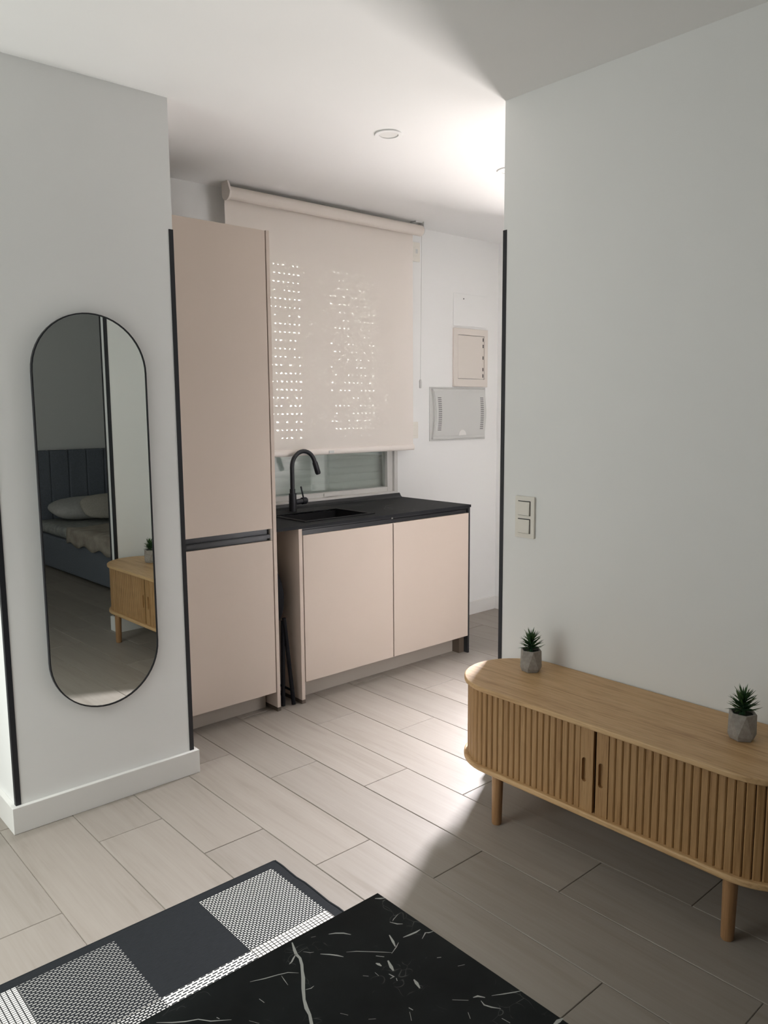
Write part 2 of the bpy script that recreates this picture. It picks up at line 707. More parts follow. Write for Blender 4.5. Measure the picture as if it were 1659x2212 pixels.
# baseboards
bt = 0.0125
mb = MB()
mb.box(PX0 - bt, PX1 + bt, PY - bt, PY, 0, BH).box(PX0 - bt, PX0, PY, YB, 0, BH).box(PX1, PX1 + bt, PY, 2.11, 0, BH)
struct(mb.build('baseboard_mirror', M_white, bevel=0.0012))
mb = MB()
mb.box(2.37, XR, YB - bt, YB, 0, BH).box(XR - bt, XR, DY1 + 0.03, YB - bt, 0, BH)
struct(mb.build('baseboard_back', M_white, bevel=0.0012))
mb = MB()
mb.box(QX - bt, QX, SY1 + bt, QY1 + bt, 0, BH).box(QX - bt, QX + 0.085, QY1, QY1 + bt, 0, BH)
struct(mb.build('baseboard_partition', M_white, bevel=0.0012))
mb = MB()
mb.box(SX - bt, QX - bt, SY1, SY1 + bt, 0, BH).box(SX - bt, SX, SY0 - bt, SY1, 0, BH).box(SX, XR, SY0 - bt, SY0, 0, BH)
struct(mb.build('baseboard_pier', M_white, bevel=0.0012))
struct(MB().box(XL, XR, YF, YF + bt, 0, BH).build('baseboard_front', M_white, bevel=0.0012))

# unseen white reflector, added so the kitchen shutter slots look bright
struct(MB().box(1.0, 2.9, 3.10, 3.16, 0, 2.2).build('shutter_reflector', M_wall))

# street door frame with an added light-blocking lower panel
mb = MB()
mb.box(XR - 0.006, XR + TR, DY0, DY0 + 0.03, 0, DZ1).box(XR - 0.006, XR + TR, DY1 - 0.012, DY1, 0, DZ1)
mb.box(XR - 0.006, XR + TR, DY0 + 0.03, DY1 - 0.012, DZ1 - 0.03, DZ1)
mb.box(XR + 0.008, XR + 0.024, DY0 + 0.03, DY1 - 0.012, 0.003, 0.74)  # lower panel added to block the steep rays near the door
struct(mb.build('door_1', M_taupe, bevel=0.001))
# balcony window frame
mb = MB()
f = 0.035
mb.box(XL - 0.07, XL - 0.01, LY0, LY0 + f, LZ0, LZ1).box(XL - 0.07, XL - 0.01, LY1 - f, LY1, LZ0, LZ1)
mb.box(XL - 0.07, XL - 0.01, LY0 + f, LY1 - f, LZ0, LZ0 + f).box(XL - 0.07, XL - 0.01, LY0 + f, LY1 - f, LZ1 - f, LZ1)
struct(mb.build('window_2', M_pvc, bevel=0.001))

# ------------------------------------------------------------------ kitchen window with its shutter
win = thing('window_1', 'white framed kitchen window half hidden by the roller blind', 'window', (1.9, YB, WZ0))
win['kind'] = 'structure'
del win['label'], win['category']
yw0, yw1 = YB + 0.008, YB + 0.050
mb = MB()
fo = 0.020
mb.box(WX0, WX0 + fo, yw0 - 0.012, yw1, WZ0, WZ1).box(WX1 - fo, WX1, yw0 - 0.012, yw1, WZ0, WZ1)
mb.box(WX0 + fo, WX1 - fo, yw0 - 0.012, yw1, WZ0, WZ0 + 0.012).box(WX0 + fo, WX1 - fo, yw0 - 0.012, yw1, WZ1 - 0.02, WZ1)
mb.build('window_frame', M_pvc, win, bevel=0.0015)
mb = MB()
sx0, sx1, sz0, sz1, sw = WX0 + fo, WX1 - fo, WZ0 + 0.012, WZ1 - 0.02, 0.030
mb.box(sx0, sx0 + sw, yw0, yw1 - 0.006, sz0, sz1).box(sx1 - sw, sx1, yw0, yw1 - 0.006, sz0, sz1)
mb.box(sx0 + sw, sx1 - sw, yw0, yw1 - 0.006, sz0, sz0 + 0.020).box(sx0 + sw, sx1 - sw, yw0, yw1 - 0.006, sz1 - 0.03, sz1)
mb.build('sash', M_pvc, win, bevel=0.0018)
MB().box(sx0 + sw, sx1 - sw, yw0 + 0.016, yw0 + 0.019, sz0 + 0.020, sz1 - 0.03).build('pane', M_glass, win)
# roller shutter: slats joined by links that leave slots of daylight between them
ys = YB + 0.078
pitch_s = 0.0319
sb = MB()
prof = [(-0.0055, -0.0132), (-0.0075, -0.006), (-0.0080, 0.0), (-0.0075, 0.006), (-0.0055, 0.0132), (0.005, 0.0132), (0.005, -0.0132)]
sb.prism([(p[0], p[1]) for p in prof], WX0 + 0.002, WX1 - 0.002, axis='x')
slat_me = lone_mesh('shutter_slat', sb, M_shutter)
nsl = 31
lb = MB()
for k in range(nsl):
    zc = WZ0 + 0.016 + pitch_s * k
    child('shutter_slat', slat_me, win, (0, ys, zc))
    zt = zc + 0.0132
    ze = zc + pitch_s - 0.0132
    row = k - 7
    if row < 0 or k >= nsl - 2:
        lb.box(WX0, WX1, ys - 0.0008, ys + 0.0008, zt, ze)
        continue
    x = WX0
    x_end = WX1
    p = 0.0228
    nn = int((x_end - x) / p)
    x += random.uniform(0, 0.008)
    sol = x
    for q in range(nn):
        xs = x + q * p
        xm = xs + p * 0.5
        open_ = (1.50 < xm < 1.885 and random.random() < 0.90) or (2.04 < xm < 2.275 and random.random() < 0.62)
        if open_:
            w = random.uniform(0.006, 0.0115)
            lb.box(sol, xm - w / 2, ys - 0.0008, ys + 0.0008, zt, ze)
            sol = xm + w / 2
    lb.box(sol, WX1, ys - 0.0008, ys + 0.0008, zt, ze)
lk = lb.build('shutter_links', M_shutter, win)
lk['kind'] = 'stuff'
# small white plate low on the sash, below the glass
MB().box(1.935, 2.03, yw0 - 0.005, yw0, sz0 + 0.004, sz0 + 0.016).build('sash_plate', M_pvc, win, bevel=0.001)

# ------------------------------------------------------------------ roller blind
yb_ = 2.452
BX0, BX1 = 1.466, 2.408
bl = thing('roller_blind', 'cream screen roller blind pulled most of the way down the kitchen window', 'blind', (1.93, yb_, 0.826))
MB().tube([(BX0 + 0.008, yb_, 1.738), (BX1 - 0.012, yb_, 1.738)], 0.0215, 24).build('roller_tube', M_fabric, bl, smooth='auto')
mb = MB()
yc_ = yb_ + 0.0206
mb.add([(BX0 + 0.006, yc_, 0.840), (BX1 - 0.040, yc_, 0.840), (BX1 - 0.040, yc_, 1.738), (BX0 + 0.006, yc_, 1.738)], [(0, 1, 2, 3)])   # a single sheet of cloth
mb.build('blind_fabric', M_fabric, bl)
bar = [(yb_ + 0.0206 + 0.0075 * math.cos(a), 0.836 + 0.0125 * math.sin(a)) for a in [2 * PI * i / 16 for i in range(16)]]
mb = MB().prism(bar, BX0 + 0.006, BX1 - 0.038, axis='x')
mb.build('bottom_bar', M_blindbar, bl, smooth='auto')
MB().box(1.902, 1.926, yb_ + 0.0105, yb_ + 0.0135, 0.829, 0.839).build('bar_clip', M_cover, bl, bevel=0.0008)
# brackets
br = [(yb_ - 0.026 + 0.0, 1.738)]
outline = arc(yb_, 1.738, 0.027, 180, 360, 14) + [(yb_ + 0.027, H), (yb_ - 0.010, H)]
outline = [(p[0], p[1]) for p in outline]
MB().prism(outline, BX0, BX0 + 0.008, axis='x').build('bracket', M_blindbar, bl, bevel=0.001)
mb = MB().box(BX1 - 0.006, BX1 - 0.003, yb_ - 0.010, yb_ + 0.03, 1.728, H).box(BX1 - 0.045, BX1 - 0.006, yb_ - 0.004, yb_ + 0.03, H - 0.006, H)
mb.tube([(BX1 - 0.014, yb_, 1.738), (BX1 - 0.004, yb_, 1.738)], 0.017, 18)
mb.build('bracket', M_cover, bl)
# chain with its weight
mb = MB()
mb.tube([(BX1 - 0.008, yb_, 1.72), (BX1 + 0.004, yb_ + 0.02, 1.12)], 0.0012, 6)
mb.build('pull_chain', M_cover, bl)
MB().tube([(BX1 + 0.004, yb_ + 0.02, 1.125), (BX1 + 0.004, yb_ + 0.02, 1.118), (BX1 + 0.004, yb_ + 0.02, 1.094), (BX1 + 0.004, yb_ + 0.02, 1.088)], [0.004, 0.0062, 0.0062, 0.005], 10).build('chain_weight', M_cover, bl)

# ------------------------------------------------------------------ kitchen: tall cabinet
YK = 2.127
tc = thing('tall_cabinet', 'tall beige two-door larder cabinet standing behind the mirror wall', 'cabinet', (1.21, 2.33, 0))
TX0 = 1.0
mb = MB().box(TX0, 1.4075, YK + 0.015, YB - 0.003, 0.067, 1.548)
mb.build('carcass', M_door, tc)
MB().box(1.4085, 1.4210, YK, YB - 0.003, 0.013, 1.550).build('side_panel', M_door, tc, bevel=0.0006)
MB().box(1.4080, 1.4213, YK - 0.0004, YB - 0.003, 0, 0.013).build('foot_cap', M_cap, tc)
MB().box(TX0, 1.4045, YK, YK + 0.0135, 0.6185, 1.549).build('door', M_door, tc, bevel=0.0008)
MB().box(TX0, 1.4045, YK, YK + 0.0135, 0.0675, 0.580).build('door', M_door, tc, bevel=0.0008)
mb = MB()
mb.box(TX0, 1.398, YK + 0.012, YK + 0.015, 0.578, 0.6205)
mb.box(TX0, 1.398, YK + 0.0015, YK + 0.012, 0.5985, 0.6005)
mb.box(TX0, 1.398, YK + 0.0015, YK + 0.003, 0.5885, 0.5995)
mb.build('handle_profile', M_blackprof, tc)
MB().box(1.398, 1.4060, YK + 0.001, YK + 0.0150, 0.581, 0.6180).build('profile_end_cap', M_plinth, tc)
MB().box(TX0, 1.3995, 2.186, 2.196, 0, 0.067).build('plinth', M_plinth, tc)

# ------------------------------------------------------------------ base cabinets
ZD0, ZD1, ZW0, ZW1 = 0.0735, 0.5825, 0.6055, 0.6155
c1 = thing('base_cabinet', 'beige sink cabinet with one wide door, left of the other base cabinet', 'cabinet', (1.72, 2.33, 0))
MB().box(1.5245, 1.9330, YK + 0.015, YB - 0.003, ZD0, 0.50).build('carcass', M_door, c1)
MB().box(1.5085, 1.5225, YK, YB - 0.003, 0.013, ZW0).build('side_panel', M_door, c1, bevel=0.0006)
MB().box(1.5080, 1.5228, YK - 0.0004, YB - 0.003, 0, 0.013).build('foot_cap', M_cap, c1)
MB().box(1.5265, 1.9315, YK, YK + 0.0135, ZD0, ZD1).build('door', M_door, c1, bevel=0.0008)
mb = MB().box(1.5245, 1.9335, YK + 0.0125, YK + 0.017, ZD1 - 0.004, ZW0 - 0.0005).box(1.5245, 1.9335, YK + 0.002, YK + 0.0125, ZW0 - 0.004, ZW0 - 0.0005)
mb.box(1.5245, 1.9335, YK + 0.001, YK + 0.0035, ZD1 + 0.001, ZW0 - 0.006)
mb.build('handle_profile', M_blackprof, c1)
MB().box(1.925, 1.9325, YK - 0.0008, YK + 0.001, ZW0 - 0.0065, ZW0 - 0.002).build('profile_clip', M_steel, c1)

c2 = thing('base_cabinet', 'beige base cabinet with black edged end panel, nearest the street door', 'cabinet', (2.14, 2.33, 0))
MB().box(1.9350, 2.3440, YK + 0.015, YB - 0.003, ZD0, ZW0 - 0.03).build('carcass', M_door, c2)
MB().box(1.9365, 2.3450, YK, YK + 0.0135, ZD0, ZD1).build('door', M_door, c2, bevel=0.0008)
MB().box(2.3465, 2.3560, YK + 0.002, YB - 0.003, 0, ZW0).build('side_panel', M_blackprof, c2, bevel=0.0006)
mb = MB().box(1.9350, 2.3440, YK + 0.0125, YK + 0.017, ZD1 - 0.004, ZW0 - 0.0005).box(1.9350, 2.3440, YK + 0.002, YK + 0.0125, ZW0 - 0.004, ZW0 - 0.0005)
mb.box(1.9350, 2.3350, YK + 0.006, YK + 0.0085, ZD1 + 0.001, ZW0 - 0.009)
mb.build('handle_profile', M_blackprof, c2)
MB().box(2.318, 2.3462, 2.15, 2.19, 0, ZD0 - 0.001).build('corner_foot', M_cap, c2)

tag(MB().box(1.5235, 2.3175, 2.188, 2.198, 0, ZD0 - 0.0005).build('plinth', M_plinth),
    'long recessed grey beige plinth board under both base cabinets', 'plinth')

# worktop with the sink cut out of it
KX0, KX1, KY0, KY1 = 1.575, 1.895, 2.183, 2.492
wt = thing('worktop', 'dark charcoal marbled kitchen worktop over the two base cabinets', 'worktop', (1.88, 2.33, ZW0))
mb = MB()
wx0, wx1, wy0, wy1 = 1.4225, 2.3575, YK - 0.002, YB - 0.0015
i_ = 0.008
mb.box(wx0, KX0 + i_, wy0, wy1, ZW0, ZW1).box(KX1 - i_, wx1, wy0, wy1, ZW0, ZW1)
mb.box(KX0 + i_, KX1 - i_, wy0, KY0 + i_, ZW0, ZW1).box(KX0 + i_, KX1 - i_, KY1 - i_, wy1, ZW0, ZW1)
mb.build('slab', M_counter, wt)
ups = [(wy1, ZW1), (wy1, ZW1 + 0.019), (wy1 - 0.005, ZW1 + 0.019), (wy1 - 0.012, ZW1 + 0.008), (wy1 - 0.022, ZW1 + 0.001), (wy1 - 0.022, ZW1)]
MB().prism(ups, wx0, 2.343, axis='x').build('upstand', M_blackprof, wt)

# inset sink
sk = thing('sink', 'black rectangular inset sink with a rear tap ledge', 'sink', (1.735, 2.34, ZW1))
zr = ZW1 + 0.0036
bx0, bx1, by0, by1, bd = KX0 + 0.018, KX1 - 0.020, KY0 + 0.016, KY1 - 0.098, 0.10
mb = MB()
mb.box(KX0, KX1, KY0, by0, ZW1 + 0.0002, zr).box(KX0, KX1, by1, KY1, ZW1 + 0.0002, zr)
mb.box(KX0, bx0, by0, by1, ZW1 + 0.0002, zr).box(bx1, KX1, by0, by1, ZW1 + 0.0002, zr)
mb.build('rim', M_sink, sk, bevel=0.0014)
mb = MB()
t_ = 0.003
mb.box(bx0 - t_, bx0, by0, by1, zr - bd, ZW1 - 0.003).box(bx1, bx1 + t_, by0, by1, zr - bd, ZW1 - 0.003)
mb.box(bx0 - t_, bx1 + t_, by0 - t_, by0, zr - bd, ZW1 - 0.003).box(bx0 - t_, bx1 + t_, by1, by1 + t_, zr - bd, ZW1 - 0.003)
mb.box(bx0 - t_, bx1 + t_, by0 - t_, by1 + t_, zr - bd - t_, zr - bd)
mb.build('bowl', M_sink, sk)
ring_o = [(bx0 + 0.05 + 0.016 * math.cos(2 * PI * i / 20), by0 + 0.06 + 0.016 * math.sin(2 * PI * i / 20)) for i in range(20)]
ring_i = [(bx0 + 0.05 + 0.009 * math.cos(2 * PI * i / 20), by0 + 0.06 + 0.009 * math.sin(2 * PI * i / 20)) for i in range(20)]
MB().ring(ring_o, ring_i, zr - bd, zr - bd + 0.003).build('drain_ring', M_steel, sk)
ov = [(bx0 + 0.022 + 0.007 * math.cos(2 * PI * i / 16), 0.600 + 0.007 * math.sin(2 * PI * i / 16)) for i in range(16)]
ovi = [(bx0 + 0.022 + 0.004 * math.cos(2 * PI * i / 16), 0.600 + 0.004 * math.sin(2 * PI * i / 16)) for i in range(16)]
MB().ring(ov, ovi, by1 - 0.002, by1, axis='y').build('overflow_ring', M_blackprof, sk)

# tap
fxx, fyy = 1.708, 2.442
fa = thing('kitchen_tap', 'matt black gooseneck kitchen tap on the sink ledge', 'tap', (fxx, fyy, zr))
MB().tube([(fxx, fyy, zr), (fxx, fyy, zr + 0.067)], 0.0145, 24).build('tap_body', M_black, fa, smooth='auto')
pts = [(fxx, fyy, zr + 0.067), (fxx, fyy, zr + 0.084)]
MB().tube(pts, 0.0105, 20).build('collar', M_black, fa, smooth='auto')
R_ = 0.054
pts = [(fxx, fyy, zr + 0.084), (fxx, fyy, 0.74), (fxx, fyy, 0.775)]
pts += [(fxx + R_ - R_ * math.cos(math.radians(a)), fyy, 0.785 + R_ * 1.08 * math.sin(math.radians(a))) for a in range(0, 166, 11)]
MB().tube(pts, 0.0082, 16).build('gooseneck_hose', M_black, fa, smooth='auto')
e1 = Vector(pts[-1])
dr = (Vector(pts[-1]) - Vector(pts[-2])).normalized()
MB().tube([e1, e1 + dr * 0.004, e1 + dr * 0.044, e1 + dr * 0.050], [0.0088, 0.0108, 0.0112, 0.009], 16).build('spray_head', M_black, fa, smooth='auto')
MB().tube([(fxx + 0.012, fyy, 0.652), (fxx + 0.042, fyy, 0.654), (fxx + 0.0425, fyy, 0.654), (fxx + 0.060, fyy, 0.655), (fxx + 0.064, fyy, 0.655)],
          [0.0105, 0.0105, 0.0135, 0.0135, 0.011], 18).build('lever_barrel', M_black, fa, smooth='auto')
MB().tube([(fxx + 0.050, fyy, 0.664), (fxx + 0.036, fyy - 0.004, 0.710)], [0.0032, 0.0030], 8).build('lever', M_black, fa)

# folded stool in the gap between tall cabinet and sink cabinet
st = thing('folding_stool', 'black folding stool stored in the gap beside the tall cabinet', 'stool', (1.462, 2.2, 0))
disc = [(2.275 + 0.125 * math.cos(2 * PI * i / 28), 0.372 + 0.125 * math.sin(2 * PI * i / 28)) for i in range(28)]
MB().prism(disc, 1.434, 1.462, axis='x').build('seat', M_stool, st, bevel=0.005, seg=3)
for (a, b) in (((1.470, 2.176, 0.29), (1.447, 2.152, 0.003)), ((1.472, 2.172, 0.30), (1.482, 2.140, 0.003)),
               ((1.468, 2.36, 0.29), (1.447, 2.385, 0.003)), ((1.471, 2.37, 0.30), (1.482, 2.400, 0.003))):
    MB().tube([a, b], 0.0072, 10).build('leg', M_stool, st)
MB().tube([(1.447, 2.153, 0.04), (1.447, 2.384, 0.04)], 0.004, 8).build('stretcher', M_stool, st)
MB().tube([(1.481, 2.142, 0.05), (1.481, 2.398, 0.05)], 0.004, 8).build('stretcher', M_stool, st)

# ------------------------------------------------------------------ panels on the back wall
yw = YB


def plate_on_back(name, x0, x1, z0, z1, d, m_, parent=None, r=0.004, bevel=0.001):
    return MB().prism(rrect(x0, x1, z0, z1, r), yw - d, yw, axis='y').build(name, m_, parent, bevel=bevel)


# (measured on a plane at y=2.575, brought to the wall at y=2.54)
def kx(v):
    return v * 2.54 / 2.575


def kz(v):
    return 1 + (v - 1) * 2.54 / 2.575


cv = thing('blank_cover_plate', 'flat white blank cover plate screwed to the wall above the meter door', 'cover', (kx(2.83), yw, kz(1.45)))
plate_on_back('plate', kx(2.722), kx(2.955), kz(1.382), kz(1.53), 0.004, M_wall, cv, 0.006, 0.0015)
MB().tube([(kx(2.79), yw - 0.0055, kz(1.507)), (kx(2.79), yw - 0.002, kz(1.507))], 0.0028, 10).build('screw', M_slot, cv)

me_ = thing('meter_cupboard', 'beige framed meter cupboard door on the kitchen back wall', 'cupboard', (kx(2.83), yw, kz(1.1)))
mb = MB().ring([(kx(2.720), kz(1.102)), (kx(2.957), kz(1.102)), (kx(2.957), kz(1.372)), (kx(2.720), kz(1.372))],
               [(kx(2.747), kz(1.138)), (kx(2.935), kz(1.138)), (kx(2.935), kz(1.342)), (kx(2.747), kz(1.342))], yw - 0.010, yw, axis='y')
mb.build('frame', M_meter, me_, bevel=0.0012)
MB().box(kx(2.7495), kx(2.9325), yw - 0.008, yw - 0.001, kz(1.1405), kz(1.3395)).build('door', M_meter, me_, bevel=0.0008)
for zz in (1.325, 1.295, 1.24, 1.185, 1.155):
    MB().box(kx(2.922), kx(2.927), yw - 0.0095, yw - 0.008, kz(zz - 0.008), kz(zz + 0.008)).build('hinge', M_slot, me_)

fb = thing('consumer_unit', 'pale grey breaker box cover with vent slots below the meter cupboard', 'breaker box', (kx(2.75), yw, kz(0.85)))
X0, X1, Z0, Z1 = kx(2.567), kx(2.950), kz(0.852), kz(1.098)
nb = 12
left = [(X0, Z0), (X0, Z1)]
MB().prism([(X0, Z0), (X1, Z0), (X1, Z1), (X0, Z1)], yw - 0.003, yw, axis='y').build('back_plate', M_cover, fb, bevel=0.0008)
xm, zm = (X0 + X1) / 2, (Z0 + Z1) / 2
lp = [(X0 + 0.010 + 0.014 * math.sin(PI * i / nb), Z0 + 0.008 + (Z1 - Z0 - 0.016) * i / nb) for i in range(nb + 1)]
rp = [(X1 - 0.020 + 0.014 * math.sin(PI * i / nb), Z0 + 0.008 + (Z1 - Z0 - 0.016) * i / nb) for i in range(nb + 1)]
MB().prism(lp + rp[::-1], yw - 0.016, yw - 0.003, axis='y').build('cover', M_cover, fb, bevel=0.002)
lp2 = [(X0 + 0.014 + 0.014 * math.sin(PI * i / nb), Z0 + 0.022 + (Z1 - Z0 - 0.042) * i / nb) for i in range(nb + 1)]
rp2 = [(X1 - 0.024 + 0.014 * math.sin(PI * i / nb), Z0 + 0.022 + (Z1 - Z0 - 0.042) * i / nb) for i in range(nb + 1)]
MB().prism(lp2 + rp2[::-1], yw - 0.0195, yw - 0.016, axis='y').build('door', M_cover, fb, bevel=0.0008)
mb = MB()
for i in range(17):
    zz = Z0 + 0.050 + (Z1 - Z0 - 0.098) * i / 16
    b_ = 0.006 * math.sin(PI * i / 16)
    mb.box(X0 + 0.036 + b_, X0 + 0.058 + b_, yw - 0.0199, yw - 0.0192, zz - 0.0014, zz + 0.0014)
    mb.box(X1 - 0.056 + b_, X1 - 0.034 + b_, yw - 0.0199, yw - 0.0192, zz - 0.0014, zz + 0.0014)
vs_ = mb.build('vent_slots', M_slot, fb)
vs_['kind'] = 'stuff'
MB().prism(arc(xm + 0.01, Z0 + 0.022, 0.026, 0, 180, 12), yw - 0.0215, yw - 0.0195, axis='y').build('finger_notch', M_white, fb, bevel=0.001)

# thermostat-like switch and socket half behind the blind
s1 = thing('wall_switch', 'small cream wall switch high on the back wall beside the roller blind', 'switch', (kx(2.48), yw, kz(1.65)))
plate_on_back('plate', kx(2.448), kx(2.505), kz(1.640), kz(1.722), 0.006, M_plate, s1)
MB().box(kx(2.458), kx(2.492), yw - 0.0085, yw - 0.006, kz(1.662), kz(1.704)).build('rocker', M_plate, s1, bevel=0.0008)
MB().box(kx(2.475), kx(2.487), yw - 0.0092, yw - 0.0084, kz(1.674), kz(1.692)).build('button', M_cover, s1)
s2 = thing('wall_switch', 'cream wall switch low beside the bottom corner of the roller blind', 'switch', (kx(2.46), yw, kz(0.90)))
plate_on_back('plate', kx(2.430), kx(2.492), kz(0.868), kz(0.942), 0.006, M_plate, s2)
MB().box(kx(2.442), kx(2.480), yw - 0.0085, yw - 0.006, kz(0.882), kz(0.928)).build('rocker', M_plate, s2, bevel=0.0008)

# double light switch on the partition
sw = thing('double_light_switch', 'cream two-gang light switch on the wall above the sideboard', 'switch', (QX, 1.29, 0.715))
d_ = 0.0065
MB().prism(rrect(1.2595, 1.3220, 0.660, 0.770, 0.002), QX - d_, QX, axis='x').build('frame_plate', M_plate, sw, bevel=0.001)
for z0, z1 in ((0.7205, 0.7560), (0.6735, 0.7090)):
    MB().box(QX - d_ - 0.0003, QX - d_ + 0.001, 1.2715, 1.3120, z0 - 0.0012, z1 + 0.0022).build('rocker_gap', M_slot, sw)
    mb = MB()
    vs = [(QX - d_ - 0.0028, 1.2735, z1), (QX - d_ - 0.0028, 1.3115, z1), (QX - d_ - 0.0045, 1.3115, z0), (QX - d_ - 0.0045, 1.2735, z0),
          (QX - d_, 1.2735, z1), (QX - d_, 1.3115, z1), (QX - d_, 1.3115, z0), (QX - d_, 1.2735, z0)]
    mb.add(vs, [(0, 1, 2, 3), (7, 6, 5, 4), (0, 4, 5, 1), (1, 5, 6, 2), (2, 6, 7, 3), (3, 7, 4, 0)])
    mb.build('rocker', M_plate, sw, bevel=0.0005)

# downlights
dl_lab = ('round white recessed downlight in the middle of the kitchen ceiling', 'round white recessed downlight cut off by the right wall edge')
for k, (lx, ly) in enumerate(((1.584, 1.752), (2.118, 1.752))):
    dlt = thing('downlight', dl_lab[k], 'light', (lx, ly, H), 'recessed ceiling downlights')
    co = [(lx + 0.0400 * math.cos(2 * PI * i / 40), ly + 0.0400 * math.sin(2 * PI * i / 40)) for i in range(40)]
    ci = [(lx + 0.0275 * math.cos(2 * PI * i / 40), ly + 0.0275 * math.sin(2 * PI * i / 40)) for i in range(40)]
    MB().ring(co, ci, H - 0.0035, H - 0.0002).build('trim_ring', M_ceil, dlt, bevel=0.001)
    MB().prism([(lx + (p[0] - lx) * 0.985, ly + (p[1] - ly) * 0.985) for p in ci], H - 0.0012, H - 0.0004).build('lens', M_white, dlt)

# ------------------------------------------------------------------ mirror
ym = 1.905
mr = thing('wall_mirror', 'tall pill-shaped wall mirror with a thin black frame', 'mirror', (0.7525, ym, 0.258))
RM, MCX = 0.1405, 0.7525


def pill(r, zt, zb, n=28):
    return arc(MCX, zt, r, 0, 180, n) + arc(MCX, zb, r, 180, 360, n)


zt_, zb_ = 1.232 - RM, 0.2585 + RM
MB().ring(pill(RM, zt_, zb_), pill(RM - 0.0030, zt_, zb_), ym - 0.0022, ym + 0.0072, axis='y').build('frame', M_black, mr, smooth='auto')
MB().prism(pill(RM - 0.0031, zt_, zb_), ym, ym + 0.004, axis='y').build('mirror_glass', M_mirror, mr)
mr.rotation_euler = (math.radians(0.166), 0, math.radians(1.28))   # hangs a little out of true

# ------------------------------------------------------------------ sideboard
sbd = thing('sideboard', 'long oak sideboard with rounded ends and sliding tambour doors', 'sideboard', (1.507, 0.885, 0))
SR, SCX, SYN, SYF = 0.1370, 1.5075, 0.606, 1.193


def stad(r, n=26):
    return arc(SCX, SYF, r, 0, 180, n) + arc(SCX, SYN, r, 180, 360, n)


ZB0, ZB1, ZT0, ZT1 = 0.1285, 0.1415, 0.3285, 0.3405
MB().prism(stad(SR), ZT0, ZT1).build('top', M_oak, sbd, bevel=0.0028, seg=3)
MB().prism(stad(SR), ZB0, ZB1).build('base_board', M_oak, sbd, bevel=0.0035, seg=3)
MB().prism(stad(0.104, 16), ZB1, ZT0).build('carcass', M_oakdark, sbd)
MB().box(SCX - 0.118, SCX - 0.100, 0.884, 0.8865, ZB1, ZT0).build('centre_stop', M_oakdark, sbd)
rb = 0.1240
pit = 0.0165
zs0, zs1 = ZB1 + 0.0002, ZT0 - 0.0002


def slat_mesh(w):
    d = 0.0075
    c = 0.0022
    prof = [(-w / 2, d / 2), (w / 2, d / 2), (w / 2, -d / 2 + c), (w / 2 - c, -d / 2), (-w / 2 + c, -d / 2), (-w / 2, -d / 2 + c)]
    # local: x = outward negative, y = along
    mb = MB().prism([(p[1], p[0]) for p in prof], zs0, zs1)
    return lone_mesh('slat', mb, M_oakv)


sl_me = slat_mesh(pit - 0.0012)
x_front = SCX - rb
# straight run: far (left in photo) door from the handle slat to the rounded end, then round the end
slots = []
yl = 0.893
hw = 0.0315
y = yl + hw + pit / 2
while y < SYF - pit * 0.3:
    slots.append((x_front, y, 0))
    y += pit
rem = y - SYF
ang = rem / rb
while ang < math.radians(178):
    slots.append((SCX - rb * math.cos(ang), SYF + rb * math.sin(ang), -ang))
    ang += pit / rb
yr = 0.8855
hw2 = 0.0285
y = yr - hw2 - pit / 2
while y > SYN + pit * 0.3:
    slots.append((x_front, y, 0))
    y -= pit
ang = (SYN - y) / rb
while ang < math.radians(178):
    slots.append((SCX - rb * math.cos(ang), SYN - rb * math.sin(ang), ang))
    ang += pit / rb
for (x, y, a) in slots:
    child('slat', sl_me, sbd, (x, y, 0), (0, 0, a))


def handle_slat(y0, y1, yc):
    """wide slat with a pill shaped recess"""
    x0, x1 = x_front - 0.0040, x_front + 0.0040
    zc, hz, r = 0.2325, 0.0270, 0.0062
    zt, zb = zc + hz - r, zc - hz + r
    n = 8
    inn = arc(yc, zt, r, 0, 180, n) + arc(yc, zb, r, 180, 360, n)
    out = []
    for (py, pz) in inn:            # project every pill point onto the slat outline
        out.append((y1 if py > yc else y0, pz))
    out = []
    tot = len(inn)
    for i, (py, pz) in enumerate(inn):
        if i <= n:
            t = i / n
            if t < 0.25:
                out.append((y1, zt + (zs1 - zt) * t / 0.25))
            elif t <= 0.75:
                out.append((y1 + (y0 - y1) * (t - 0.25) / 0.5, zs1))
            else:
                out.append((y0, zs1 + (zt - zs1) * (t - 0.75) / 0.25))
        else:
            t = (i - n - 1) / n
            if t < 0.25:
                out.append((y0, zb + (zs0 - zb) * t / 0.25))
            elif t <= 0.75:
                out.append((y0 + (y1 - y0) * (t - 0.25) / 0.5, zs0))
            else:
                out.append((y1, zs0 + (zb - zs0) * (t - 0.75) / 0.25))
    mb = MB().ring(out, inn, x0, x1, axis='x')
    o = mb.build('handle_slat', M_oakv, sbd)
    back = MB().prism([(yc + (p[0] - yc) * 1.3, zc + (p[1] - zc) * 1.05) for p in inn], x1 - 0.0004, x1 + 0.003, axis='x')
    b = back.build('finger_pull', M_oakv, sbd)
    return o


handle_slat(yl, yl + hw, 0.9145)
handle_slat(yr - hw2, yr, 0.8735)
for lx, ly in ((1.398, 1.168), (1.617, 1.168), (1.398, 0.601), (1.617, 0.601)):
    MB().tube([(lx - 0.002, ly, 0.0), (lx - 0.002, ly, 0.003), (lx, ly, ZB0)], [0.0105, 0.0120, 0.0140], 18).build('leg', M_oakleg, sbd, smooth='auto')
    MB().box(lx + (0.010 if lx < 1.5 else -0.05), lx + (0.05 if lx < 1.5 else -0.010), ly - 0.010, ly + 0.010, ZB0 - 0.012, ZB0).build('leg_bracket', M_oakdark, sbd, bevel=0.002)

# ------------------------------------------------------------------ potted succulents


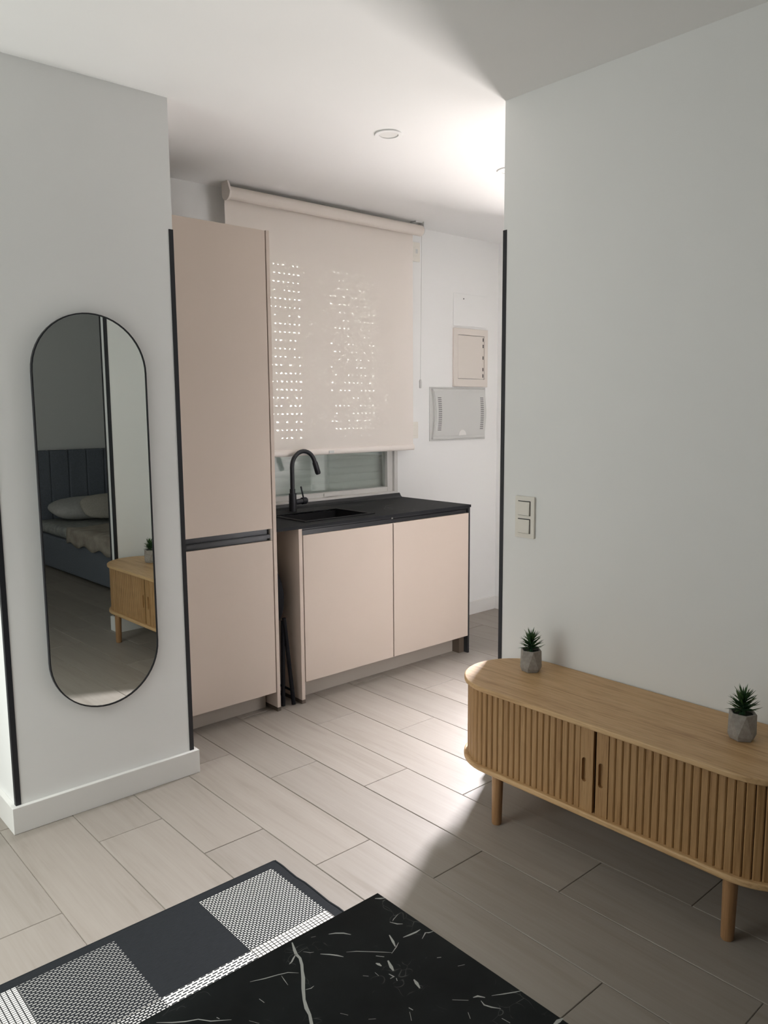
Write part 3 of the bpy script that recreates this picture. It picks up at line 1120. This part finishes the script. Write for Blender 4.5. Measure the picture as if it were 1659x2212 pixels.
def leaf_mesh(L, w, droop):
    n = 4
    mb = MB()
    vs = []
    prof_w = [0.55, 1.0, 0.85, 0.5]
    for i in range(n):
        t = i / n
        x = L * t
        z = droop * (t ** 2) * L
        hw_ = w / 2 * prof_w[i]
        vs += [(x, -hw_, z + hw_ * 0.35), (x, 0, z - hw_ * 0.45), (x, hw_, z + hw_ * 0.35)]
    vs.append((L, 0, droop * L))
    fs = []
    for i in range(n - 1):
        a = i * 3
        fs += [(a, a + 1, a + 4, a + 3), (a + 1, a + 2, a + 5, a + 4)]
    a = (n - 1) * 3
    fs += [(a, a + 1, n * 3), (a + 1, a + 2, n * 3)]
    mb.add(vs, fs)
    return lone_mesh('leaf', mb, M_leaf, smooth=True)


leaf_me = [leaf_mesh(0.0365, 0.0052, dz) for dz in (0.20, 0.02, -0.22)]


def make_plant(x, y, z, label, rot):
    p = thing('potted_succulent', label, 'plant', (x, y, z), 'small potted succulents on the sideboard')
    n = 6
    b0, b1, t0 = 0.0232, 0.0275, 0.0555
    low = [(x + b0 * math.cos(2 * PI * i / n), y + b0 * math.sin(2 * PI * i / n), z) for i in range(n)]
    mid = [(x + b1 * math.cos(2 * PI * i / n), y + b1 * math.sin(2 * PI * i / n), z + 0.010) for i in range(n)]
    top = [(x + 0.0268 * math.cos(2 * PI * (i + 0.5) / n), y + 0.0268 * math.sin(2 * PI * (i + 0.5) / n), z + t0) for i in range(n)]
    inn = [(x + 0.0225 * math.cos(2 * PI * (i + 0.5) / n), y + 0.0225 * math.sin(2 * PI * (i + 0.5) / n), z + t0) for i in range(n)]
    inb = [(q[0], q[1], z + t0 - 0.010) for q in inn]
    vs = low + mid + top + inn + inb
    fs = [tuple(range(n - 1, -1, -1))]
    for i in range(n):
        j = (i + 1) % n
        fs += [(i, j, n + j, n + i), (n + i, n + j, 2 * n + i), (n + j, 2 * n + j, 2 * n + i),
               (2 * n + i, 2 * n + j, 3 * n + j, 3 * n + i), (3 * n + i, 3 * n + j, 4 * n + j, 4 * n + i)]
    MB().add(vs, fs).build('pot', M_concrete, p, bevel=0.0012)
    MB().prism([(q[0], q[1]) for q in inb], z + t0 - 0.010, z + t0 - 0.0055).build('soil', M_soil, p)
    MB().tube([(x, y, z + t0 - 0.006), (x, y, z + t0 + 0.026)], [0.005, 0.003], 8).build('stem', M_leaf, p)
    rnd = random.Random(5)
    N = 84
    for i in range(N):
        t = i / (N - 1)
        az = i * 2.39996 + rnd.uniform(-0.2, 0.2)
        el = math.radians(14 + 48 * t ** 1.2 + rnd.uniform(-7, 9))
        zz = z + t0 + 0.0005 + 0.027 * t
        me = leaf_me[0 if t < 0.25 else (1 if t < 0.6 else 2)]
        me = leaf_me[rnd.choice((0, 1, 2))] if t < 0.8 else leaf_me[1]
        o = child('leaf', me, p, (x, y, zz), (0, -el, az))
        s = rnd.uniform(0.85, 1.1) * (0.98 - 0.16 * t)
        o.scale = (s, s, s)
    p.rotation_euler = (0, 0, rot)
    return p


pl1 = make_plant(1.556, 1.196, ZT1, 'small spiky succulent in a faceted concrete pot, farther one on the sideboard', math.radians(20))
pl2 = copy_tree(pl1)
pl2['label'] = 'small spiky succulent in a faceted concrete pot, nearer one at right edge of photo'
pl2.location = Vector((1.5345, 0.653, ZT1)) * S
pl2.rotation_euler = (0, 0, math.radians(8))

# ------------------------------------------------------------------ rug
rx1, ry1 = 0.902, 1.392
bxs = [0.881, 0.704, 0.527, 0.351, 0.174, -0.003, -0.180]
bys = [1.371, 1.1745, 1.1475, 0.951, 0.924, 0.7275, 0.7005, 0.504, 0.477, 0.2805]
rx0, ry0 = -0.20, 0.26
xs_ = [rx1] + bxs + [rx0]
ysr = [ry1] + bys + [ry0]
kinds = ['plain', 'light', 'grey', 'dash', 'grid', 'lines']
mb = MB()
zt2 = 0.0045
for i in range(len(xs_) - 1):
    for j in range(len(ysr) - 1):
        x1, x0 = xs_[i], xs_[i + 1]
        y1, y0 = ysr[j], ysr[j + 1]
        if i == 0 or j == 0 or i == len(xs_) - 2 or j == len(ysr) - 2:
            k = 'plain'
        elif j % 2 == 1:
            k = ['light', 'plain', 'grey', 'lines', 'grey', 'plain'][(i - 1 + 2 * (j // 2)) % 6]
        else:
            k = ['grid', 'dash', 'light'][(i - 1) % 3]
        mb.add([(x0, y0, zt2), (x1, y0, zt2), (x1, y1, zt2), (x0, y1, zt2)], [(0, 1, 2, 3)], kinds.index(k))
mb.add([(rx0, ry0, 0.0006), (rx1, ry0, 0.0006), (rx1, ry1, 0.0006), (rx0, ry1, 0.0006),
        (rx0, ry0, zt2), (rx1, ry0, zt2), (rx1, ry1, zt2), (rx0, ry1, zt2)],
       [(0, 3, 2, 1), (0, 1, 5, 4), (1, 2, 6, 5), (2, 3, 7, 6), (3, 0, 4, 7)], 0)
rug = thing('rug', 'flatwoven charcoal rug with cream and grey woven blocks under the coffee table', 'rug', (0.35, 0.83, 0))
mb.build('woven_field', [M_rug[k] for k in kinds], rug)
hem = MB()
n = 40
edge = [(rx1 + 0.0015 + 0.0014 * math.sin(i * 1.7) + random.uniform(-0.0007, 0.0007), ry1 + (ry0 - ry1) * i / n, 0.0030) for i in range(n + 1)]
hem.tube(edge, 0.0026, 6)
hem.tube([(rx1, ry1 + 0.0008, 0.0028), (rx0, ry1 + 0.0008, 0.0028)], 0.0022, 6)
hem.build('stitched_hem', M_rug['plain'], rug)

# ------------------------------------------------------------------ coffee table
TZ = 0.31
ct = thing('coffee_table', 'black marble-look square coffee table standing on the rug', 'table', (0.36, 0.46, 0.0045))
tx0, tx1, ty0, ty1 = 0.07, 0.690, 0.14, 0.7965
MB().box(tx0, tx1, ty0, ty1, TZ - 0.022, TZ).build('table_top', M_marble, ct, bevel=0.0012)
for lx in (tx0 + 0.03, tx1 - 0.03):
    for ly in (ty0 + 0.03, ty1 - 0.03):
        MB().box(lx - 0.012, lx + 0.012, ly - 0.012, ly + 0.012, 0.0046, TZ - 0.022).build('leg', M_black, ct, bevel=0.001)
# veins traced on the stone (photo pixel -> point on the table plane)
hcam = 1.0


def on_table(px, py):
    d = rt * ((px - 829.5) / fx) + dn * ((py - 1106.0) / fx) + fwd
    t = (TZ - hcam) / d.z
    return Vector((d.x * t, d.y * t, TZ + 0.00015))


veins = [
    ([(631, 2036), (636, 2052), (640, 2062), (648, 2070), (652, 2084), (653, 2098), (655, 2113), (655, 2135), (657, 2160), (662, 2178), (669, 2192), (673, 2212), (676, 2226)], 5.0),
    ([(640, 2060), (634, 2070), (630, 2078), (625, 2083)], 2.2),
    ([(540, 2121), (572, 2114), (600, 2106), (622, 2101), (645, 2102)], 1.6),
    ([(608, 2108), (614, 2117), (622, 2128)], 1.2),
    ([(660, 2138), (672, 2135), (678, 2130)], 1.8),
    ([(710, 2018), (725, 2016), (742, 2016), (758, 2019)], 3.0),
    ([(692, 2061), (712, 2062), (728, 2064), (742, 2067)], 3.0),
    ([(748, 2057), (770, 2055), (800, 2056), (828, 2057), (848, 2058)], 1.3),
    ([(655, 2056), (670, 2058), (678, 2057)], 1.2),
    ([(672, 2025), (682, 2023)], 1.5),
    ([(841, 2020), (849, 2034), (854, 2045)], 4.5),
    ([(838, 2075), (845, 2089), (850, 2097)], 6.5),
    ([(812, 2065), (830, 2067)], 3.6),
    ([(812, 2081), (818, 2083), (824, 2087)], 5.0),
    ([(840, 2104), (851, 2110), (843, 2114)], 3.0),
    ([(856, 2113), (858, 2119)], 3.0),
    ([(871, 2025), (884, 2020), (898, 2014), (908, 2008)], 3.0),
    ([(842, 1992), (858, 1996), (870, 1996)], 2.6),
    ([(810, 1941), (822, 1941), (832, 1940)], 3.5),
    ([(784, 2108), (796, 2109)], 2.0),
    ([(810, 2101), (818, 2108)], 2.0),
    ([(894, 2116), (900, 2124), (907, 2135)], 5.0),
    ([(560, 2158), (571, 2166)], 2.6),
    ([(936, 2012), (926, 2015), (919, 2015), (912, 2028)], 2.4),
    ([(977, 2160), (1012, 2161)], 2.4),
    ([(1022, 2155), (1032, 2152), (1048, 2155)], 3.5),
    ([(1062, 2151), (1090, 2147), (1114, 2143), (1128, 2140)], 1.8),
    ([(1039, 2162), (1046, 2171), (1062, 2176), (1082, 2179)], 2.2),
    ([(1011, 2187), (1016, 2201)], 2.0),
    ([(1084, 2200), (1102, 2210)], 2.6),
    ([(1216, 2200), (1206, 2206), (1194, 2216)], 6.0),
    ([(944, 2069), (953, 2068)], 3.0),
    ([(989, 2087), (1004, 2084)], 2.0),
    ([(883, 2177), (892, 2182)], 4.0),
    ([(885, 2186), (889, 2205)], 1.8),
    ([(735, 2189), (752, 2193)], 1.5),
    ([(796, 2202), (812, 2201)], 1.6),
    ([(846, 2060), (856, 2046), (861, 2036)], 1.5),
    ([(860, 1975), (850, 1986), (848, 1990)], 1.3),
    ([(338, 2209), (372, 2209), (400, 2207), (428, 2202), (455, 2206), (500, 2203)], 1.8),
    ([(468, 2198), (474, 2201)], 3.0),
    ([(538, 2205), (560, 2211)], 1.4),
]
vb = MB()
for pts, w in veins:
    P = [on_table(*p) for p in pts]
    wv = w / 1230.0 * 0.5
    vs = []
    n = len(P)
    for i, p in enumerate(P):
        t = (P[min(i + 1, n - 1)] - P[max(i - 1, 0)]).normalized()
        s = Vector((-t.y, t.x, 0))
        k = wv * (0.35 if i in (0, n - 1) else random.uniform(0.8, 1.15))
        vs += [p + s * k, p - s * k]
    vb.add(vs, [(2 * i, 2 * i + 1, 2 * i + 3, 2 * i + 2) for i in range(n - 1)])
vo_ = vb.build('marble_veins', M_vein, ct)
vo_['kind'] = 'stuff'

# ------------------------------------------------------------------ bed seen in the mirror
bed = thing('bed', 'blue grey upholstered bed with channelled headboard, seen in the mirror', 'bed', (2.2, -0.9, 0))
HBY = -1.522
bx0_, bx1_ = 1.80, 2.80
MB().box(bx0_, bx1_, HBY + 0.07, -0.12, 0.012, 0.213).build('bed_base', M_upholstery, bed, bevel=0.012, seg=3)
MB().box(bx0_ + 0.012, bx1_ - 0.012, HBY + 0.075, -0.14, 0.213, 0.280).build('mattress', M_duvet, bed, bevel=0.03, seg=4)
hp = 0.1225
for i in range(8):
    x0 = bx0_ + 0.025 + i * hp
    MB().box(x0 + 0.001, x0 + hp - 0.001, HBY + 0.005, HBY + 0.068, 0.012, 0.726).build('headboard_panel', M_upholstery, bed, bevel=0.010, seg=3)


def soft_box(mb, cx, cy, cz, a, b, c, n=14, e=2.6, tilt=0.0):
    vs, fs = [], []
    for i in range(n + 1):
        th = -PI / 2 + PI * i / n
        for j in range(2 * n):
            ph = 2 * PI * j / (2 * n)
            sg = lambda v, p: math.copysign(abs(v) ** p, v)
            x = a * sg(math.cos(th), 0.9) * sg(math.cos(ph), 2 / e * 0.8)
            y = b * sg(math.cos(th), 0.9) * sg(math.sin(ph), 2 / e * 0.8)
            z = c * math.sin(th)
            y, z = y * math.cos(tilt) - z * math.sin(tilt), y * math.sin(tilt) + z * math.cos(tilt)
            vs.append((cx + x, cy + y, cz + z))
    for i in range(n):
        for j in range(2 * n):
            j2 = (j + 1) % (2 * n)
            fs.append((i * 2 * n + j, i * 2 * n + j2, (i + 1) * 2 * n + j2, (i + 1) * 2 * n + j))
    mb.add(vs, fs)
    return mb


tag(soft_box(MB(), 2.13, -1.30, 0.352, 0.26, 0.14, 0.066, tilt=-0.18).build('pillow', M_pillow, smooth=True),
    'white cotton pillow lying against the headboard of the mirrored bed', 'pillow')
tag(soft_box(MB(), 2.22, -1.10, 0.376, 0.235, 0.10, 0.040, tilt=-0.75).build('cushion', M_cushion, smooth=True),
    'beige ribbed cushion leaning on the white pillow of the mirrored bed', 'cushion')
th = MB()
nx, ny = 14, 22
vs, fs = [], []
for j in range(ny + 1):
    y = -0.86 + 0.62 * j / ny
    for i in range(nx + 1):
        t = i / nx
        if t < 0.28:
            x, z = bx0_ - 0.016, 0.205 + (0.294 - 0.205) * t / 0.28 + 0.012 * math.sin(j * 0.9) * (1 - t / 0.28)
        else:
            x, z = bx0_ - 0.016 + (t - 0.28) / 0.72 * 0.95, 0.296 + 0.006 * math.sin(i * 2.1 + j * 0.7)
        vs.append((x, y, z))
for j in range(ny):
    for i in range(nx):
        a = j * (nx + 1) + i
        fs.append((a, a + 1, a + nx + 2, a + nx + 1))
th.add(vs, fs)
tb = th.build('throw_blanket', M_throw, smooth=True)
sm = tb.modifiers.new('thickness', 'SOLIDIFY')
sm.thickness = 0.012
tag(tb, 'mottled beige fleece throw hanging over the side of the mirrored bed', 'blanket')

for o in bpy.data.objects:
    if 'base_off' in o:
        del o['base_off']
